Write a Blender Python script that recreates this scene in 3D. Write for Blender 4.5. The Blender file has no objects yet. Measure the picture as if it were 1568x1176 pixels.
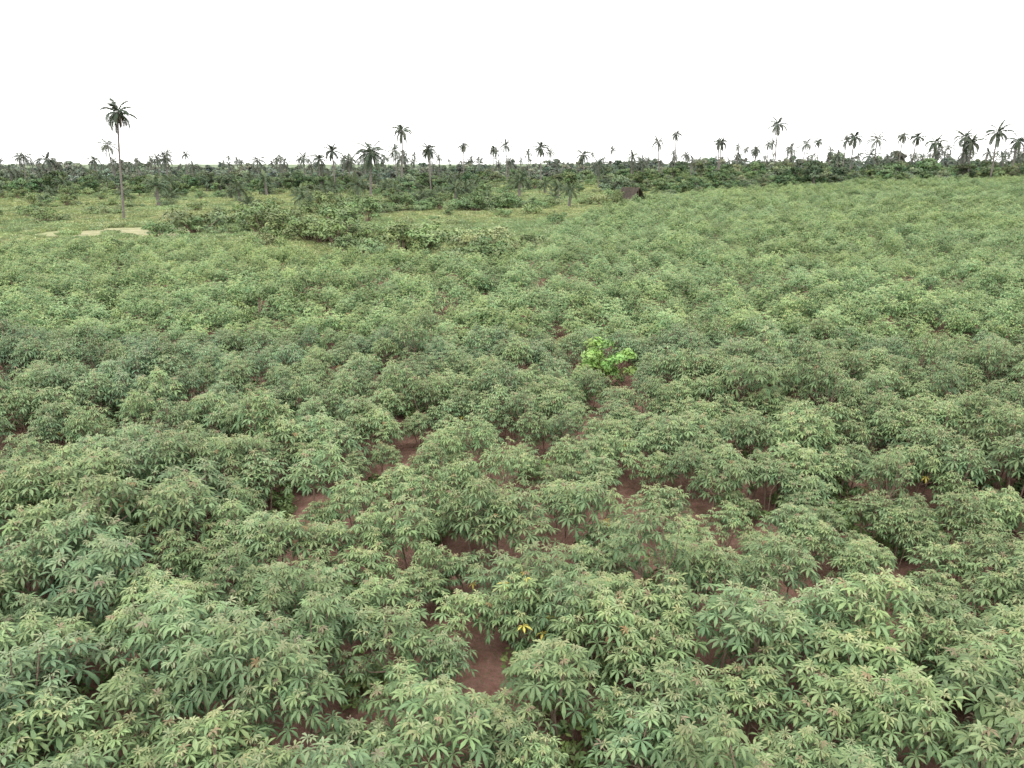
import bpy, math, random
from mathutils import Vector, Matrix, noise
scene=bpy.context.scene
R=random.Random(11)
def ss(t):
    t=max(0.0,min(1.0,t)); return t*t*(3-2*t)
def lerp(a,b,t): return a+(b-a)*t
def hgt(x,y):
    h=3.0*ss((y-45)/190)*ss((x+15)/140)
    h-=1.0*ss((y-90)/200)*ss((-x-10)/120)
    h+=0.35*noise.noise(Vector((x*.03,y*.03,0)))*ss(y/60)
    h+=0.05*noise.noise(Vector((x*.9,y*.9,3)))*(1-ss((y-30)/60))
    return h
EDGE=[(-400,44),(-90,54),(-60,59),(-42,61),(-31,66),(-20,58),(-3,51),(3,62),(7,86),(14,112),(27,140),(45,165),(80,182),(140,195),(400,205)]
def edge(x):
    for (a,ya),(b,yb) in zip(EDGE,EDGE[1:]):
        if a<=x<=b: return lerp(ya,yb,(x-a)/(b-a))
    return 44 if x<0 else 205
def infield(x,y):
    return y < edge(x)+3.5*noise.noise(Vector((x*.12,y*.12,9)))
def tanpatch(x,y):
    d=((x+41)/11)**2+((y-84-(x+41)*0.12)/7)**2
    d2=((x+60)/20)**2+((y-79)/2.8)**2
    n=.5*noise.noise(Vector((x*.35,y*.35,4)))
    return max(ss(1.5-d+n),0.5*ss(1.4-d2+n))

# ---------------- materials ----------------
def newmat(name):
    m=bpy.data.materials.new(name); m.use_nodes=True
    nt=m.node_tree; nt.nodes.clear()
    return m,nt,nt.nodes,nt.links
def leafmat(name,tintA=(1,1,1),tintB=(1,1,1),trans=0.25,rough=0.5,spec=0.4,lo=0.8,hi=1.2):
    m,nt,N,L=newmat(name)
    out=N.new('ShaderNodeOutputMaterial'); p=N.new('ShaderNodeBsdfPrincipled')
    at=N.new('ShaderNodeAttribute'); at.attribute_name='Col'
    ti=N.new('ShaderNodeAttribute'); ti.attribute_type='INSTANCER'; ti.attribute_name='tint'
    oi=N.new('ShaderNodeObjectInfo')
    mx=N.new('ShaderNodeMix'); mx.data_type='RGBA'
    mx.inputs[6].default_value=(*tintA,1); mx.inputs[7].default_value=(*tintB,1)
    L.new(ti.outputs['Fac'],mx.inputs[0])
    mul=N.new('ShaderNodeMix'); mul.data_type='RGBA'; mul.blend_type='MULTIPLY'; mul.inputs[0].default_value=1
    L.new(at.outputs['Color'],mul.inputs[6]); L.new(mx.outputs[2],mul.inputs[7])
    rr=N.new('ShaderNodeMapRange'); rr.inputs['To Min'].default_value=lo; rr.inputs['To Max'].default_value=hi
    L.new(oi.outputs['Random'],rr.inputs['Value'])
    vm=N.new('ShaderNodeVectorMath'); vm.operation='SCALE'
    L.new(mul.outputs[2],vm.inputs[0]); L.new(rr.outputs['Result'],vm.inputs['Scale'])
    L.new(vm.outputs[0],p.inputs['Base Color'])
    p.inputs['Roughness'].default_value=rough
    p.inputs['Specular IOR Level'].default_value=spec
    if trans>0:
        tr=N.new('ShaderNodeBsdfTranslucent'); L.new(vm.outputs[0],tr.inputs['Color'])
        ms=N.new('ShaderNodeMixShader'); ms.inputs[0].default_value=trans
        L.new(p.outputs[0],ms.inputs[1]); L.new(tr.outputs[0],ms.inputs[2]); L.new(ms.outputs[0],out.inputs[0])
    else: L.new(p.outputs[0],out.inputs[0])
    return m
M_cass=leafmat('cassava_leaf',(1.08,1.03,.92),(.93,.98,1.05),trans=.2,rough=.5,spec=.3,lo=.8,hi=1.18)
M_cassfar=leafmat('cassava_leaf_field',(1.18,1.09,.83),(1.05,1.06,.95),trans=0.12,rough=.6,spec=.15,lo=.74,hi=1.22)
M_weed=leafmat('weed_leaf',(1.1,1.05,.9),(0.9,1,.9),trans=0,spec=.2)
M_tree=leafmat('far_foliage',(1.05,1.0,.95),(0.88,.97,1.0),trans=0,rough=.8,lo=.6,hi=1.35,spec=.1)
M_palm=leafmat('palm_frond',(1,1,1),(1,1,1),trans=0,rough=.7,spec=.15)
M_bright=leafmat('bright_leaf',trans=.3)
def barkmat(name,c1,c2,sc=8,zs=1):
    m,nt,N,L=newmat(name)
    out=N.new('ShaderNodeOutputMaterial'); p=N.new('ShaderNodeBsdfPrincipled')
    tc=N.new('ShaderNodeTexCoord'); mp=N.new('ShaderNodeMapping'); mp.inputs['Scale'].default_value=(1,1,zs)
    nz=N.new('ShaderNodeTexNoise'); nz.inputs['Scale'].default_value=sc; nz.inputs['Detail'].default_value=4
    cr=N.new('ShaderNodeValToRGB'); cr.color_ramp.elements[0].color=(*c1,1); cr.color_ramp.elements[1].color=(*c2,1)
    cr.color_ramp.elements[0].position=.3; cr.color_ramp.elements[1].position=.7
    L.new(tc.outputs['Object'],mp.inputs[0]); L.new(mp.outputs[0],nz.inputs['Vector']); L.new(nz.outputs['Fac'],cr.inputs[0])
    L.new(cr.outputs[0],p.inputs['Base Color']); p.inputs['Roughness'].default_value=.9
    L.new(p.outputs[0],out.inputs[0]); return m
M_stem=barkmat('cassava_stem',(.16,.10,.075),(.28,.21,.16),20)
M_trunk=barkmat('palm_trunk',(.11,.095,.09),(.23,.20,.185),3,4)
M_thatch=barkmat('thatch',(.03,.026,.022),(.10,.078,.058),14,.3)
M_pole=barkmat('wood_pole',(.09,.06,.04),(.17,.12,.08),10)

# ground
M_ground,nt,N,L=newmat('field_soil_and_grass')
out=N.new('ShaderNodeOutputMaterial'); p=N.new('ShaderNodeBsdfPrincipled'); p.inputs['Roughness'].default_value=.95
p.inputs['Specular IOR Level'].default_value=.15
at=N.new('ShaderNodeAttribute'); at.attribute_name='zone'; sep=N.new('ShaderNodeSeparateColor'); L.new(at.outputs['Color'],sep.inputs[0])
geo=N.new('ShaderNodeNewGeometry')
def ntex(sc,d=5,rough=.6):
    n=N.new('ShaderNodeTexNoise'); n.inputs['Scale'].default_value=sc; n.inputs['Detail'].default_value=d; n.inputs['Roughness'].default_value=rough
    L.new(geo.outputs['Position'],n.inputs['Vector']); return n
def ramp(n,stops):
    cr=N.new('ShaderNodeValToRGB'); e=cr.color_ramp.elements
    while len(e)<len(stops): e.new(.5)
    for el,(po,c) in zip(e,stops): el.position=po; el.color=(*c,1)
    L.new(n.outputs['Fac'],cr.inputs[0]); return cr
def mixc(f,a,b):
    m=N.new('ShaderNodeMix'); m.data_type='RGBA'
    L.new(f,m.inputs[0]); L.new(a,m.inputs[6]); L.new(b,m.inputs[7]); return m.outputs[2]
soil=ramp(ntex(2.2,6,.7),[(.3,(.135,.065,.052)),(.5,(.235,.125,.10)),(.7,(.32,.19,.155))])
litter=ramp(ntex(14,3,.8),[(.50,(0,0,0)),(.60,(1,1,1))])
lc=N.new('ShaderNodeRGB'); lc.outputs[0].default_value=(.11,.13,.06,1)
lm=N.new('ShaderNodeMath'); lm.operation='MULTIPLY'; lm.inputs[1].default_value=.5; L.new(litter.outputs[0],lm.inputs[0])
soil2=mixc(lm.outputs[0],soil.outputs[0],lc.outputs[0])
grass=ramp(ntex(.035,6,.6),[(.3,(.17,.215,.105)),(.48,(.235,.28,.13)),(.6,(.28,.30,.15)),(.72,(.20,.24,.12))])
tanc=ramp(ntex(.6,5,.7),[(.35,(.22,.23,.12)),(.65,(.36,.33,.21))])
farc=N.new('ShaderNodeRGB'); farc.outputs[0].default_value=(.16,.20,.12,1)  # far ground muted grey-green, distance haze put into its colour
c=mixc(sep.outputs[0],grass.outputs[0],soil2)
c=mixc(sep.outputs[1],c,tanc.outputs[0])
c=mixc(sep.outputs[2],c,farc.outputs[0])
L.new(c,p.inputs['Base Color'])
bp=N.new('ShaderNodeBump'); bp.inputs['Strength'].default_value=.8; bp.inputs['Distance'].default_value=.08
n2=ntex(5,5,.7); L.new(n2.outputs['Fac'],bp.inputs['Height']); L.new(bp.outputs[0],p.inputs['Normal'])
L.new(p.outputs[0],out.inputs[0])

# ---------------- mesh builder ----------------
class MB:
    def __init__(s): s.v=[]; s.f=[]; s.c=[]; s.m=[]
    def add(s,vs,fs,col,mi=0):
        b=len(s.v); s.v+= [tuple(v) for v in vs]
        s.c+=[col]*len(vs)
        for f in fs: s.f.append(tuple(b+i for i in f)); s.m.append(mi)
    def tube(s,pts,rad,n,col,mi=1):
        b=len(s.v)
        for i,pnt in enumerate(pts):
            d=(pts[min(i+1,len(pts)-1)]-pts[max(i-1,0)]).normalized()
            a=d.cross(Vector((.31,.95,.05))).normalized(); e=d.cross(a)
            for k in range(n):
                t=2*math.pi*k/n
                s.v.append(tuple(pnt+(a*math.cos(t)+e*math.sin(t))*rad[i])); s.c.append(col)
        for i in range(len(pts)-1):
            for k in range(n):
                s.f.append((b+i*n+k,b+i*n+(k+1)%n,b+(i+1)*n+(k+1)%n,b+(i+1)*n+k)); s.m.append(mi)
        s.f.append(tuple(b+(len(pts)-1)*n+k for k in range(n))); s.m.append(mi)
    def obj(s,name,mats,smooth=False,link=None):
        me=bpy.data.meshes.new(name); me.from_pydata(s.v,[],s.f)
        for m in mats: me.materials.append(m)
        me.polygons.foreach_set('material_index',s.m)
        if smooth: me.polygons.foreach_set('use_smooth',[True]*len(s.f))
        ca=me.color_attributes.new('Col','FLOAT_COLOR','POINT')
        flat=[]
        for c in s.c: flat+= [c[0],c[1],c[2],1]
        ca.data.foreach_set('color',flat)
        me.update()
        o=bpy.data.objects.new(name,me)
        if link is None: scene.collection.objects.link(o)
        else: link.objects.link(o)
        return o
def jit(c,r,a=.12):
    k=1+r.uniform(-a,a); return (c[0]*k*(1+r.uniform(-a,a)*.5),c[1]*k,c[2]*k*(1+r.uniform(-a,a)*.5))
def dirv(az,el): return Vector((math.cos(az)*math.cos(el),math.sin(az)*math.cos(el),math.sin(el)))

def cleaf(mb,c,az,tilt,size,col,r,lod=0):
    n=5 if lod else r.choice((5,6,7,7))
    for i in range(n):
        o=lerp(-2.35,2.35,i/(n-1))+r.uniform(-.08,.08)
        th=az+o
        Ln=size*(1-.4*abs(o)/2.4)*r.uniform(.85,1.1)
        e1=tilt*math.cos(o)+r.uniform(-.05,.2)
        e2=e1-r.uniform(.4,1.0)
        w=Ln*(.18 if lod else .14)
        s=Vector((-math.sin(th),math.cos(th),0))
        if lod:
            q=c+dirv(th,e1)*Ln*.55; tip=q+dirv(th,e2)*Ln*.45
            mb.add([c,q+s*w,tip,q-s*w],[(0,1,3),(1,2,3)],col); continue
        q1=c+dirv(th,e1)*Ln*.3; q2=q1+dirv(th,(e1+e2)/2)*Ln*.35; tip=q2+dirv(th,e2)*Ln*.38
        up=Vector((0,0,w*.35))
        vs=[c,q1+s*w*.6+up,q1,q1-s*w*.6+up,q2+s*w+up,q2,q2-s*w+up,tip]
        mb.add(vs,[(0,2,1),(0,3,2),(1,2,5,4),(2,3,6,5),(4,5,7),(5,6,7)],col)

def cassava(seed,coll,yellow=0.002,name='cassava_plant',lod=0):
    r=random.Random(seed); mb=MB(); tips=[]
    H=r.uniform(1.3,1.65)
    RW=r.uniform(.42,.64)
    nst=r.choice((2,3,3))
    ntip=r.randint(10,14)
    ox,oy=r.uniform(-.1,.1),r.uniform(-.1,.1)
    forks=[]
    for s in range(nst):
        a0=s*6.28/nst+r.uniform(-.6,.6)
        b=Vector((math.cos(a0)*.1,math.sin(a0)*.1,-.1)); fk=Vector((math.cos(a0)*.2,math.sin(a0)*.2,H*r.uniform(.38,.52)))
        mid=(b+fk)/2+Vector((r.uniform(-.04,.04),r.uniform(-.04,.04),0))
        if not lod: mb.tube([b,mid,fk],[.018,.016,.014],5,(.2,.15,.1))
        forks.append(fk)
    for i in range(ntip):
        a=i*2.4+r.uniform(-.45,.45); d=RW*math.sqrt((i+.4)/ntip)*r.uniform(.8,1.25)
        z=H*(1-.38*(d/RW/1.1)**2.0)+r.uniform(-.18,.14)
        t=Vector((ox+math.cos(a)*d,oy+math.sin(a)*d,z))
        fk=min(forks,key=lambda q:(q-t).length)
        e=fk.lerp(t,.5)+Vector((math.cos(a)*.05,math.sin(a)*.05,-.04))
        if not lod: mb.tube([fk,e,t],[.012,.009,.006],4,(.2,.15,.1))
        tips.append(t)
    for t in tips:
        nl=r.randint(10,14) if not lod else 7
        a0=r.uniform(0,6.28)
        for i in range(nl):
            u=i/(nl-1)
            az=a0+i*2.4+r.uniform(-.3,.3)
            el=lerp(1.2,-.3,u**.8)+r.uniform(-.2,.2)
            pl=lerp(.05,.2,u)*r.uniform(.8,1.25)
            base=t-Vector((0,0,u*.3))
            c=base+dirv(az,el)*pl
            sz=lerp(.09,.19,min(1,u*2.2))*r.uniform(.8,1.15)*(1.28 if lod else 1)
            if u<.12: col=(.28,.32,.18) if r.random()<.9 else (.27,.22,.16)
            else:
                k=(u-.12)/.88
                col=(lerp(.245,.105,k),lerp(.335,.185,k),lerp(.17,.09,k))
            q=r.random()
            if q<yellow: col=(.46,.42,.10)
            elif q<yellow+.003: col=(.28,.19,.11)
            col=jit(col,r,.17)
            if not lod: mb.add([base,c,c+Vector((0,0,-.007)),base+Vector((0,0,-.007))],[(0,1,2,3)],(.25,.20,.13))
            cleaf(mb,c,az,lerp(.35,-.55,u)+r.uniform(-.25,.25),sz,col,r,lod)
    return mb.obj(name,[M_cassfar if lod else M_cass,M_stem],link=coll)

def leafcloud(mb,center,rad,n,size,col,r,zs=.8,mi=0,shell=.55,aspect=.5):
    for i in range(n):
        d=Vector((r.gauss(0,1),r.gauss(0,1),r.gauss(0,1))).normalized()
        if d.z<-.3: d.z*=-.6
        rr=rad*lerp(shell,1.05,r.random()**.7)
        p=center+Vector((d.x*rr,d.y*rr,d.z*rr*zs))
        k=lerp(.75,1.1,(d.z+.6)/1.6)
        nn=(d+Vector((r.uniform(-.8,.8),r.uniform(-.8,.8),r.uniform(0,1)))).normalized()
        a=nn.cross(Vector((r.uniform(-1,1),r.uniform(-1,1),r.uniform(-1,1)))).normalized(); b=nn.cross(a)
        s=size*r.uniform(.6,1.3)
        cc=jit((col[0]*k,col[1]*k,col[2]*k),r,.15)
        mb.add([p-a*s,p+b*s*aspect,p+a*s,p-b*s*aspect],[(0,1,2,3)],cc,mi)

def shrub(seed,coll,name,col,h=1.6,w=1.3,leaf=.09,n=900,mat=None,clumps=9):
    r=random.Random(seed); mb=MB()
    for k in range(clumps):
        a=r.uniform(0,6.28); d=w*.5*math.sqrt(r.random())
        z=h*r.uniform(.3,.85)*(1-.35*d/(w*.5))
        c=Vector((math.cos(a)*d,math.sin(a)*d,z))
        mb.tube([Vector((r.uniform(-.05,.05),r.uniform(-.05,.05),-.1)),c*.5+Vector((0,0,0)),c],[.02*h,.014*h,.006*h],4,(.1,.08,.06))
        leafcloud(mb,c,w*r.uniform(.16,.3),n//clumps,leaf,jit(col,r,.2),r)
    return mb.obj(name,[mat or M_weed,M_stem],link=coll)

def tree(seed,coll,name,col,h=6,w=5,leaf=.22,n=2200,clumps=16):
    r=random.Random(seed); mb=MB()
    top=Vector((r.uniform(-.4,.4),r.uniform(-.4,.4),h*.45))
    mb.tube([Vector((0,0,-.3)),top*.5,top],[.035*h,.026*h,.02*h],7,(.1,.08,.07))
    for k in range(clumps):
        a=r.uniform(0,6.28); d=w*.42*math.sqrt(r.random())
        c=Vector((math.cos(a)*d,math.sin(a)*d,h*lerp(.3,.88,r.random())*(1-.25*d/(w*.42))))
        mb.tube([top*r.uniform(.5,1),(top+c)/2+Vector((0,0,.2)),c],[.012*h,.008*h,.004*h],4,(.1,.08,.07))
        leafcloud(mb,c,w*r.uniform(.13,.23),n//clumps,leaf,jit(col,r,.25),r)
    return mb.obj(name,[M_tree,M_trunk],link=coll)

def palmcrown(mb,top,fl,nf,r,col,lw,nleaf=15,droop=1.2,mi=0,emin=-.7):
    for i in range(nf):
        az=i*2.4+r.uniform(-.3,.3)
        u=i/(nf-1)
        el=lerp(1.3,emin,u**.9)+r.uniform(-.15,.15)
        Lf=fl*r.uniform(.85,1.1)*(lerp(.8,1,min(1,u*3)))
        seg=7; P=[top.copy()]; e=el
        dr=droop*r.uniform(.7,1.2)*max(.25,math.cos(el*.8))
        for k in range(seg):
            e-=dr*(k+1)/seg*2/(seg)
            e=max(e,-1.5)
            P.append(P[-1]+dirv(az,e)*Lf/seg)
        mb.tube([P[0],P[3],P[-1]],[.04,.03,.01],3,(col[0]*1.2,col[1]*1.1,col[2]),mi)
        side=Vector((-math.sin(az),math.cos(az),0))
        cc=jit(col,r,.2)
        for k in range(nleaf):
            t=.12+.88*k/(nleaf-1); x=t*seg; j=min(seg-1,int(x)); q=P[j].lerp(P[j+1],x-j)
            d=(P[j+1]-P[j]).normalized()
            ll=Lf*.25*(math.sin(math.pi*min(1,.15+t*.8))**.6)*r.uniform(.85,1.1)
            for s in (-1,1):
                dd=(side*s*.75+d*.75+Vector((0,0,-.35+r.uniform(-.25,.2)))).normalized()
                m_=q+dd*ll*.5; tp=q+dd*ll+Vector((0,0,-ll*.22))
                mb.add([q-d*lw*.4,q+d*lw*.4,m_+d*lw*.5,tp,m_-d*lw*.5],[(0,1,2,3,4)],cc,mi)

def palm(seed,coll,name,h,fl,nf=18,col=(.05,.065,.035),lean=(0,0),r0=.16,lw=.08,skirt=0,droop=1.2,nleaf=15,emin=-.7):
    r=random.Random(seed); mb=MB(); pts=[];rad=[]
    K=max(4,int(h*1.2))
    for k in range(K+1):
        t=k/K
        pts.append(Vector((lean[0]*t+.06*math.sin(t*5+seed),lean[1]*t*t,-.4+(h+.4)*t)))
        rad.append(r0*(1.35 if k==0 else (1.0-.3*t))*(1+.07*(k%2))+ (.06 if k==K else 0))
    mb.tube(pts,rad,8,(.2,.17,.15),1)
    top=pts[-1]
    palmcrown(mb,top,fl,nf,r,col,lw,nleaf,droop,0,emin)
    for i in range(skirt):
        az=i*2.4; l=fl*r.uniform(.5,.8); a=top-Vector((0,0,.1)); b=a+dirv(az,-.7)*l*.3; c=b+Vector((math.cos(az)*.08,math.sin(az)*.08,-l*.7))
        s=Vector((-math.sin(az),math.cos(az),0))*.16
        mb.add([a-s*.3,a+s*.3,b+s,c+s*.4,c-s*.4,b-s],[(0,1,2,5),(5,2,3,4)],jit((.12,.10,.085),r,.2),0)
    for i in range(10):
        az=i*2.4; a=top-Vector((0,0,.1+.08*i)); b=a+dirv(az,.7)*.35
        mb.tube([a,b],[.05,.03],3,(.1,.08,.06),1)
    return mb.obj(name,[M_palm,M_trunk],link=coll)

# ---------------- instancing ----------------
def scatter(name,pts,coll,fs=.05,amp=1.5):
    me=bpy.data.meshes.new(name); me.from_pydata([q[0] for q in pts],[],[])
    a=me.attributes.new('rot','FLOAT_VECTOR','POINT'); a.data.foreach_set('vector',[c for q in pts for c in q[1]])
    a=me.attributes.new('scl','FLOAT_VECTOR','POINT'); a.data.foreach_set('vector',[c for q in pts for c in q[2]])
    a=me.attributes.new('var','INT','POINT'); a.data.foreach_set('value',[q[3] for q in pts])
    a=me.attributes.new('tint','FLOAT','POINT')
    a.data.foreach_set('value',[ss(.5+amp*noise.noise(Vector((q[0][0]*fs,q[0][1]*fs,6)))+R.uniform(-.4,.4)) for q in pts])
    o=bpy.data.objects.new(name,me); scene.collection.objects.link(o)
    g=bpy.data.node_groups.new(name+'_nodes','GeometryNodeTree')
    g.interface.new_socket('Geometry',in_out='INPUT',socket_type='NodeSocketGeometry')
    g.interface.new_socket('Geometry',in_out='OUTPUT',socket_type='NodeSocketGeometry')
    n=g.nodes; l=g.links
    gi=n.new('NodeGroupInput'); go=n.new('NodeGroupOutput')
    ip=n.new('GeometryNodeInstanceOnPoints'); ci=n.new('GeometryNodeCollectionInfo')
    ci.inputs['Collection'].default_value=coll; ci.inputs['Separate Children'].default_value=True; ci.inputs['Reset Children'].default_value=True
    def na(nm,t):
        x=n.new('GeometryNodeInputNamedAttribute'); x.data_type=t; x.inputs['Name'].default_value=nm; return x.outputs['Attribute']
    er=n.new('FunctionNodeEulerToRotation')
    l.new(na('rot','FLOAT_VECTOR'),er.inputs[0])
    l.new(gi.outputs[0],ip.inputs['Points']); l.new(ci.outputs[0],ip.inputs['Instance'])
    ip.inputs['Pick Instance'].default_value=True
    l.new(na('var','INT'),ip.inputs['Instance Index']); l.new(er.outputs[0],ip.inputs['Rotation']); l.new(na('scl','FLOAT_VECTOR'),ip.inputs['Scale'])
    l.new(ip.outputs[0],go.inputs[0])
    md=o.modifiers.new('scatter','NODES'); md.node_group=g
    return o
def P(x,y,s,var,zs=None,tilt=.06,dz=0):
    return ((x,y,hgt(x,y)+dz),(R.uniform(-tilt,tilt),R.uniform(-tilt,tilt),R.uniform(0,6.28)),(s,s,s*(zs or R.uniform(.9,1.1))),var)

# ---------------- ground ----------------
def axis(lo,hi,dense_lo,dense_hi,st):
    a=[]; v=dense_lo
    while v<=dense_hi: a.append(v); v+=st
    d=st; v=a[-1]
    while v<hi: d*=1.15; v+=d; a.append(v)
    d=st; v=a[0]; b=[]
    while v>lo: d*=1.15; v-=d; b.append(v)
    return b[::-1]+a
xs=axis(-6000,6000,-80,60,1.2); ys=axis(-300,7000,-5,130,1.0)
V=[(x,y,hgt(x,y)) for y in ys for x in xs]
nx=len(xs); F=[(j*nx+i,j*nx+i+1,(j+1)*nx+i+1,(j+1)*nx+i) for j in range(len(ys)-1) for i in range(nx-1)]
me=bpy.data.meshes.new('ground'); me.from_pydata(V,[],F); me.materials.append(M_ground)
me.polygons.foreach_set('use_smooth',[True]*len(F))
za=me.color_attributes.new('zone','FLOAT_COLOR','POINT'); fl=[]
for (x,y,z) in V: fl+=[1.0 if infield(x,y) else 0.0,tanpatch(x,y),ss((y-330)/150),1]
za.data.foreach_set('color',fl)
ground=bpy.data.objects.new('ground',me); scene.collection.objects.link(ground)

# ---------------- cassava field ----------------
cc=bpy.data.collections.new('cassava_plant_variants')
NV=9
for i in range(NV): cassava(100+i,cc,yellow=.0003 if i<8 else .003,name='cassava_plant_a%d'%i)
for i in range(7): cassava(200+i,cc,yellow=0,name='cassava_plant_b%d'%i,lod=1)
pts=[]
y=0.5; row=0
gaps=[(0.0,14.8,1.0),(2.6,14.6,1.1),(-3.8,15.0,1.0),(-2.0,9.5,.8),(-4,24,1.1),(-.6,7.2,.6),(5.5,20,.8),(1.0,12.2,.8),(-1.7,17.5,.8),(.3,13.5,.8),(3.2,24.3,1.3),(3.2,23.0,1.0),(2.3,12.9,.7)]
while y<210:
    W=y*.78+8; sp=.9 if y<32 else (1.02 if y<55 else (1.17 if y<90 else 1.4))
    x=-W+(row%2)*.5*sp
    while x<W:
        px=x+R.uniform(-.35,.35)*sp; py=y+R.uniform(-.35,.35)*sp
        x+=sp
        if not infield(px,py): continue
        if R.random()<.045: continue
        if any((px-a)**2+(py-b)**2<g*g*.55 for a,b,g in gaps): continue
        s=R.uniform(.72,1.12)*(1+.32*noise.noise(Vector((px*.2,py*.2,1))))
        if abs(px)<4 and 11<py<18: s*=.9
        zz=R.uniform(.88,1.28)
        if y>=90: s*=1.4; zz*=.84
        elif y>=55: s*=1.18; zz*=.95
        elif y>=32: s*=1.05
        pts.append(P(px,py,s,R.randrange(NV) if py<28 else NV+R.randrange(7),tilt=.14,zs=zz))
    y+=sp; row+=1
scatter('cassava_field',pts,cc,fs=.035,amp=.8)
print('cassava',len(pts))

# undergrowth on soil
wc=bpy.data.collections.new('undergrowth_variants')
for i in range(4): shrub(300+i,wc,'weed_plant',(.14,.21,.085),h=.45,w=.6,leaf=.05,n=200,clumps=6)
pts=[]
for _ in range(5200):
    y=1+44*R.random()**.75; x=R.uniform(-1,1)*(y*.8+7)
    k=noise.noise(Vector((x*.35,y*.35,5)))
    if k<(-.15 if abs(x)>5 else .08): continue
    pts.append(P(x,y,R.uniform(.4,1.3),R.randrange(4)))
scatter('weed_undergrowth',pts,wc)

# ---------------- savanna scrub / grassland ----------------
gc=bpy.data.collections.new('grass_variants')
def tuft(seed,name,col):
    r=random.Random(seed); mb=MB()
    for i in range(130):
        a=r.uniform(0,6.28); d=.8*math.sqrt(r.random()); b=Vector((math.cos(a)*d,math.sin(a)*d,-.05))
        az=r.uniform(0,6.28); h=r.uniform(.25,.6); w=.022
        t=b+Vector((math.cos(az)*h*.7,math.sin(az)*h*.7,h*.9)); m_=b+Vector((math.cos(az)*h*.25,math.sin(az)*h*.25,h*.6))
        s=Vector((-math.sin(az),math.cos(az),0))*w
        mb.add([b-s,b+s,m_+s,t,m_-s],[(0,1,2,3,4)],jit(col,r,.2))
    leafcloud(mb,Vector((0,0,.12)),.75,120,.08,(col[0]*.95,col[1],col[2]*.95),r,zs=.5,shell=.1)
    return mb.obj(name,[M_weed],link=gc)
for i,c in enumerate([(.33,.385,.21),(.29,.355,.19),(.37,.40,.24),(.27,.32,.18)]): tuft(40+i,'grass_tuft',c)
pts=[]
y=48.0
while y<420:
    W=y*.8+10; st=.95 if y<130 else (1.6 if y<220 else 3.2)
    x=-W
    while x<W:
        px=x+R.uniform(-.5,.5)*st; py=y+R.uniform(-.5,.5)*st; x+=st
        if infield(px,py): continue
        if tanpatch(px,py)>.3 and R.random()<.85: continue
        pts.append(P(px,py,R.uniform(.7,1.3)*(1 if y<130 else 1.35 if y<220 else 2.2),R.randrange(4),zs=R.uniform(.35,.7) if y>130 else R.uniform(.5,1.0)))
    y+=st
scatter('savanna_grass',pts,gc,fs=.03)
print('grass',len(pts))

sc=bpy.data.collections.new('shrub_variants')
for i in range(6):
    c=[(.155,.215,.10),(.20,.25,.11),(.135,.19,.085),(.22,.27,.13),(.16,.215,.095),(.18,.225,.115)][i]
    shrub(500+i,sc,'savanna_shrub',c,h=[1.8,1.5,2.6,1.3,2.3,1.7][i],w=[2.2,2.0,2.2,2.2,1.7,2.6][i],leaf=.10,n=1000,clumps=11)
pts=[]
for _ in range(7500):
    y=52+R.random()**.8*330; x=R.uniform(-1,1)*(y*.8+8)
    if infield(x,y-2) or tanpatch(x,y)>.1: continue
    k=noise.noise(Vector((x*.02,y*.06,2)))+.7*noise.noise(Vector((x*.08,y*.14,7)))
    if y<105 and x<-28: k-=.35
    if y>200: k+=.1
    if y<130: k-=.12
    if k<.2+ .15*R.random():
        if R.random()>.045: continue
    pts.append(P(x,y,R.uniform(.4,1.3)*(1.25 if y>180 else 1),R.randrange(6)))
for _ in range(30):
    t=R.random(); cx=lerp(-33,1,t)+R.gauss(0,2.5); cy=lerp(90,60,t)+R.gauss(0,6)
    big=R.uniform(.6,1.9)*lerp(1.2,.8,t)
    for j in range(R.randint(1,4)):
        x=cx+R.gauss(0,1.0); y=cy+R.gauss(0,.9)
        if infield(x,y+2): continue
        pts.append(P(x,y,big*R.uniform(.5,1.1),R.choice((0,2,4,5))))
for (x,y,s) in [(-25.5,76,1.9),(-24,78,1.5),(-19,72,1.7),(-16,67,1.5),(-15,69,1.1),(-12,64,1.0),(-21,92,2.1),(-9,62,1.1),(-28,84,1.8),(-4,58,.9),(-12,74,1.4),(-19,98,1.9),(-31,92,1.7)]: pts.append(P(x,y,s,R.choice((0,2,4))))
for _ in range(34):
    t=R.random(); cx=lerp(-30,24,t)+R.gauss(0,2); cy=lerp(112,140,t)+R.gauss(0,3)
    for j in range(R.randint(1,5)):
        x=cx+R.gauss(0,1.6); y=cy+R.gauss(0,1)
        if infield(x,y-1): continue
        pts.append(P(x,y,R.uniform(.6,1.7),R.choice((0,2,4,5))))
for (x,y,s) in [(17.6,126,1.2),(18.3,128,1.5),(22.3,128.5,1.2),(23.2,127,1.0),(20.5,130.5,1.4),(16.5,127,.9),(18.9,124.5,.6)]: pts.append(P(x,y,s,R.choice((0,2,4))))
scatter('savanna_scrub',pts,sc)
print('scrub',len(pts))

tc=bpy.data.collections.new('tall_weed_variants')
for i in range(4): shrub(560+i,tc,'tall_weed',(.14,.20,.09),h=2.3,w=1.3,leaf=.07,n=700,clumps=9)
pts=[]
for _ in range(230):
    y=R.uniform(22,160); x=R.uniform(-1,1)*(y*.8)
    if infield(x,y) and abs(x-3)>3: pts.append(P(x,y,R.uniform(.7,1.15),R.randrange(4)))
scatter('tall_weeds',pts,tc)

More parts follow.
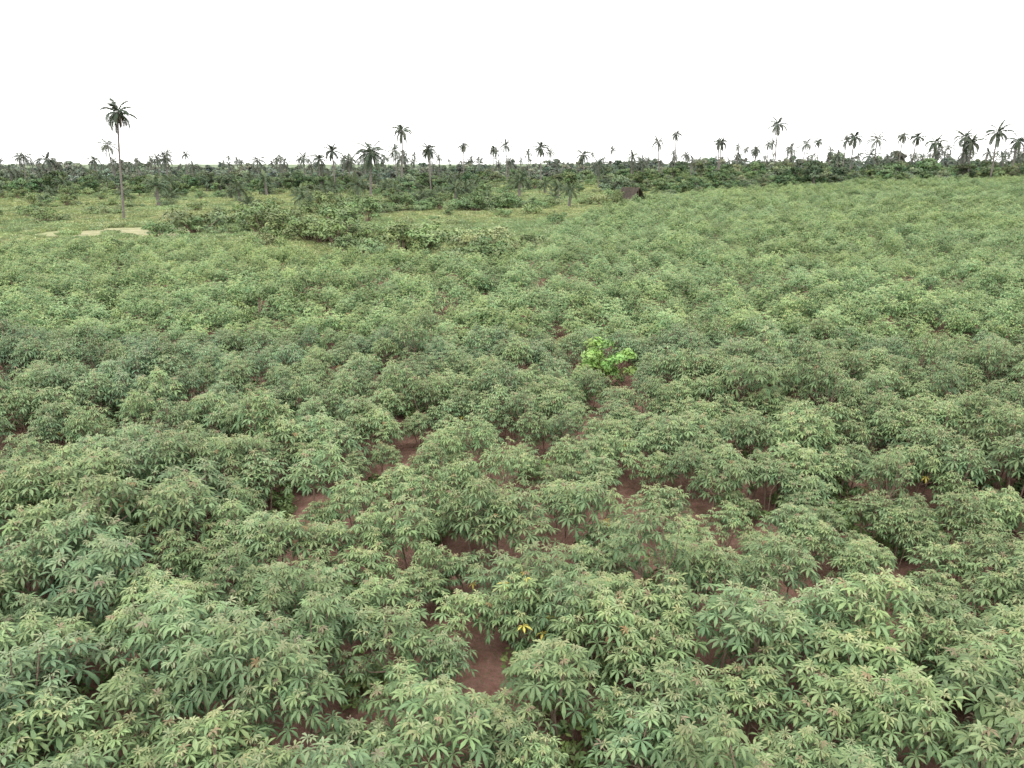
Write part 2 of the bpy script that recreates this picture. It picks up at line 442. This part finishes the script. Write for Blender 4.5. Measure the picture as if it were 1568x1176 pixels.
# ---------------- far tree belts ----------------
fc=bpy.data.collections.new('distant_tree_variants')
cols=[(.125,.18,.085),(.105,.15,.07),(.155,.20,.095),(.13,.165,.095),(.12,.175,.075),(.155,.185,.11)]
for i in range(6): tree(700+i,fc,'distant_tree_a%d'%i,cols[i],h=[5,6,4.2,7,5.2,4.5][i],w=[5,5.4,5.6,5.5,4.4,6][i],leaf=.26,n=2000,clumps=15)
hz=[(.165,.205,.14),(.14,.175,.12),(.18,.215,.14),(.165,.185,.15),(.15,.195,.12),(.18,.20,.155)]  # farthest trees: air haze painted into the foliage as paler, greyer greens
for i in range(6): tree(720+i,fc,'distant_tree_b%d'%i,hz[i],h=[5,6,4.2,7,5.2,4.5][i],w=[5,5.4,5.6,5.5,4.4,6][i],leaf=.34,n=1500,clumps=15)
pts=[]
for _ in range(1200):
    y=170+R.random()*170; x=R.uniform(-1,1)*(y*.82+10)
    if infield(x,y-6): continue
    k=noise.noise(Vector((x*.02,y*.03,4)))
    if k<.08 and R.random()>.15: continue
    pts.append(P(x,y,R.uniform(.35,1.15),R.randrange(6)))
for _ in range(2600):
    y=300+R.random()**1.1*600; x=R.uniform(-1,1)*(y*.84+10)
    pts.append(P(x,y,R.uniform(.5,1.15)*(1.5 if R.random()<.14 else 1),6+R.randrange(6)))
for _ in range(480):
    x=R.uniform(32,230); y=edge(x)+R.uniform(4,40)
    pts.append(P(x,y,R.uniform(.3,.7)*(1.6 if R.random()<.1 else 1),R.randrange(6)))
scatter('distant_trees',pts,fc)

pc=bpy.data.collections.new('distant_palm_variants')
pcol=(.105,.12,.095)  # greyed, lightened fronds: haze over the grove is in the albedo
for i in range(7):
    h=[8,10,12,6,9,13,4][i]
    palm(800+i,pc,'distant_palm',h,[3.3,3.5,3.3,3.6,3.2,3.4,3.6][i],15,pcol,lean=(R.uniform(-.8,.8),R.uniform(-.5,.5)),r0=.2,lw=.24,nleaf=11,droop=1.4,emin=-.8)
pts=[]
for _ in range(390):
    y=215+R.random()*380; x=R.uniform(-1,1)*(y*.8+10)
    if infield(x,y-8): continue
    pts.append(P(x,y,R.uniform(.65,1.15),R.choice((0,0,1,1,2,3,3,4,4,5,6,6)),tilt=.05))
scatter('distant_palm_grove',pts,pc)
lc_=bpy.data.collections.new('low_palm_variants')
for i in range(4): palm(850+i,lc_,'low_oil_palm',[.6,1.2,2.2,3.2][i],2.4,22,(.11,.145,.085),r0=.28,lw=.12,nleaf=13,emin=-.4)
pts=[]
for _ in range(95):
    y=R.uniform(120,300); x=-R.random()*(y*.8)+15
    if infield(x,y-3): continue
    pts.append(P(x,y,R.uniform(.8,1.25),R.randrange(4)))
scatter('low_palms',pts,lc_)

# ---------------- individual palms: x, y, crown z, frond length ----------------
PL=[(-51.5,99,13.7,2.5,'A'),(-30,160,9.6,4.2,'B'),(-29,200,15.6,3.4,''),(-49,210,10.8,3.2,''),
(86,250,19.6,4.3,''),(64,300,18.4,3.0,''),(102,230,15.0,3.3,''),(136,260,16.0,3.3,''),(147,290,17.3,3.2,''),
(121,220,13.2,3.5,''),(135,230,15.0,3.9,''),(126,200,15.2,4.0,''),(120,200,12.6,3.6,''),(139,212,13.5,3.5,''),
(10,260,12.6,3.8,''),(-19,300,14.2,3.2,''),(-8,320,13.2,3.0,''),(140,350,17.0,3.1,''),(72,265,14.5,3.1,''),(26,275,10.5,3.7,''),(-23,215,11.5,3.1,''),(-57,225,8.8,3.1,'')]
for i,(x,y,z,fl_,k) in enumerate(PL):
    g=hgt(x,y); h=z-g
    col=(.065,.085,.055) if y<180 else ((.075,.095,.065) if x>90 and y<240 else (.09,.105,.08))  # fronds get paler with distance, aerial haze painted into the colour
    o=palm(900+i,None,'palm_tree',h,fl_,{'A':18,'B':30}.get(k,17),col,lean=((1.3,0) if k=='A' else (R.uniform(-.6,.6),0)),r0=.14 if k=='A' else (.27 if k=='B' else .21),
        lw=.17 if y<180 else .25,skirt=9 if k in 'AB' and k else 3,droop=1.45,emin=-.9 if k else -.8)
    o.location=(x,y,g)

# ---------------- bright green bush, yellowing plant, sapling ----------------
r=random.Random(5); mb=MB()
for k in range(22):
    a=r.uniform(0,6.28); d=.85*math.sqrt(r.random()); c=Vector((math.cos(a)*d,math.sin(a)*d*.8,r.uniform(.5,1.65)*(1-.25*d)))
    mb.tube([Vector((0,0,-.1)),c*.55,c],[.02,.015,.006],4,(.1,.1,.05))
    leafcloud(mb,c,.28,75,.075,jit((.23,.37,.10),r,.25),r,aspect=.55,shell=.3)
o=mb.obj('bright_green_bush',[M_bright,M_stem]); o.location=(3.2,24.3,hgt(3.2,24.3)); o.scale=(1.1,1.1,1.12)
o=cassava(991,None,yellow=.06,name='yellowing_cassava_plant'); o.location=(.1,9.8,hgt(.1,9.8)); o.scale=(.9,.9,1.05)
o=shrub(992,None,'young_sapling',(.09,.12,.06),h=2.9,w=.7,leaf=.08,n=500,clumps=10); o.location=(-24,44.5,hgt(-24,44.5)); 
o=shrub(993,None,'yellow_green_sapling',(.42,.48,.12),h=2.0,w=.9,leaf=.12,n=300,clumps=7); o.location=(88,180,hgt(88,180))

# ---------------- thatched hut ----------------
hx,hy=20.0,127; hz_=hgt(hx,hy)
hut=bpy.data.objects.new('thatched_hut',None); scene.collection.objects.link(hut); hut.location=(hx,hy,hz_+.1); hut.rotation_euler=(0,0,math.radians(35))
mb=MB(); r=random.Random(3)
for s in (-1,1):
    for i in range(620):
        t=r.random(); yy=r.uniform(-2.0,2.0); lo=r.uniform(.3,.6)
        top=Vector((s*t*1.9,yy,3.2-t*2.5+r.uniform(-.05,.1))); d=Vector((s*1.9,r.uniform(-.7,.7),-2.5+r.uniform(-.3,.6))).normalized()
        w=Vector((0,.06,0)); n_=Vector((s*.03,0,.12*r.random()+.02))
        mb.add([top-w+n_,top+w+n_,top+w+d*lo+n_*.5,top-w+d*lo+n_*.5],[(0,1,2,3)],(.1,.07,.05))
    mb.add([Vector((0,-1.9,3.2)),Vector((0,1.9,3.2)),Vector((s*1.9,1.9,.7)),Vector((s*1.9,-1.9,.7))],[(0,1,2,3)],(.1,.1,.1))
ro=mb.obj('roof',[M_thatch]); ro.parent=hut
mb=MB()
for sx in (-1.5,1.5):
    for sy in (-1.8,0,1.8): mb.tube([Vector((sx,sy,-.5)),Vector((sx,sy,1.25))],[.07,.06],6,(.1,.1,.1),0)
for sy in (-1.8,1.8): mb.tube([Vector((0,sy,-.5)),Vector((0,sy,3.1))],[.07,.06],6,(.1,.1,.1),0)
mb.tube([Vector((0,-2.2,3.17)),Vector((0,2.2,3.17))],[.06,.06],6,(.1,.1,.1),0)
po=mb.obj('poles',[M_pole]); po.parent=hut
mb=MB()
mb.add([Vector((-1.45,1.7,-.5)),Vector((1.45,1.7,-.5)),Vector((1.45,1.7,1.2)),Vector((0,1.7,3.0)),Vector((-1.45,1.7,1.2))],[(0,1,2,3,4)],(.1,.1,.1))
mb.add([Vector((-1.42,-1.6,-.5)),Vector((-1.42,1.6,-.5)),Vector((-1.42,1.6,1.1)),Vector((-1.42,-1.6,1.1))],[(0,1,2,3)],(.1,.1,.1))
wo=mb.obj('walls',[M_thatch]); wo.parent=hut

# ---------------- light ----------------
w=bpy.data.worlds.new('World'); scene.world=w; w.use_nodes=True
nt=w.node_tree; nt.nodes.clear(); N=nt.nodes; L=nt.links
EL=math.radians(62); RO=math.radians(200)
sky=N.new('ShaderNodeTexSky'); sky.sky_type='NISHITA'; sky.sun_disc=False; sky.sun_elevation=EL; sky.sun_rotation=RO
hs=N.new('ShaderNodeHueSaturation'); hs.inputs['Saturation'].default_value=.25
mx=N.new('ShaderNodeMix'); mx.data_type='RGBA'; mx.inputs[0].default_value=.8; mx.inputs[7].default_value=(20.8,20.7,20.2,1)
bg=N.new('ShaderNodeBackground'); bg.inputs['Strength'].default_value=.13; o=N.new('ShaderNodeOutputWorld')
L.new(sky.outputs[0],hs.inputs['Color']); L.new(hs.outputs[0],mx.inputs[6]); L.new(mx.outputs[2],bg.inputs[0]); L.new(bg.outputs[0],o.inputs[0])
sl=bpy.data.lights.new('sun','SUN'); sl.energy=1.2; sl.angle=math.radians(13); sl.color=(1,.97,.92)
so=bpy.data.objects.new('sun',sl); scene.collection.objects.link(so)
sd=Vector((math.sin(RO)*math.cos(EL),math.cos(RO)*math.cos(EL),math.sin(EL)))
so.rotation_euler=sd.to_track_quat('Z','Y').to_euler()
scene.view_settings.view_transform='Standard'; scene.view_settings.look='None'; scene.view_settings.exposure=0

cam=bpy.data.cameras.new('camera'); co=bpy.data.objects.new('camera',cam); scene.collection.objects.link(co)
co.location=(0,0,7.5); co.rotation_euler=(math.radians(90-16.8),0,0)
cam.lens=25.7; cam.sensor_width=36; cam.clip_end=12000; cam.clip_start=.1
scene.camera=co
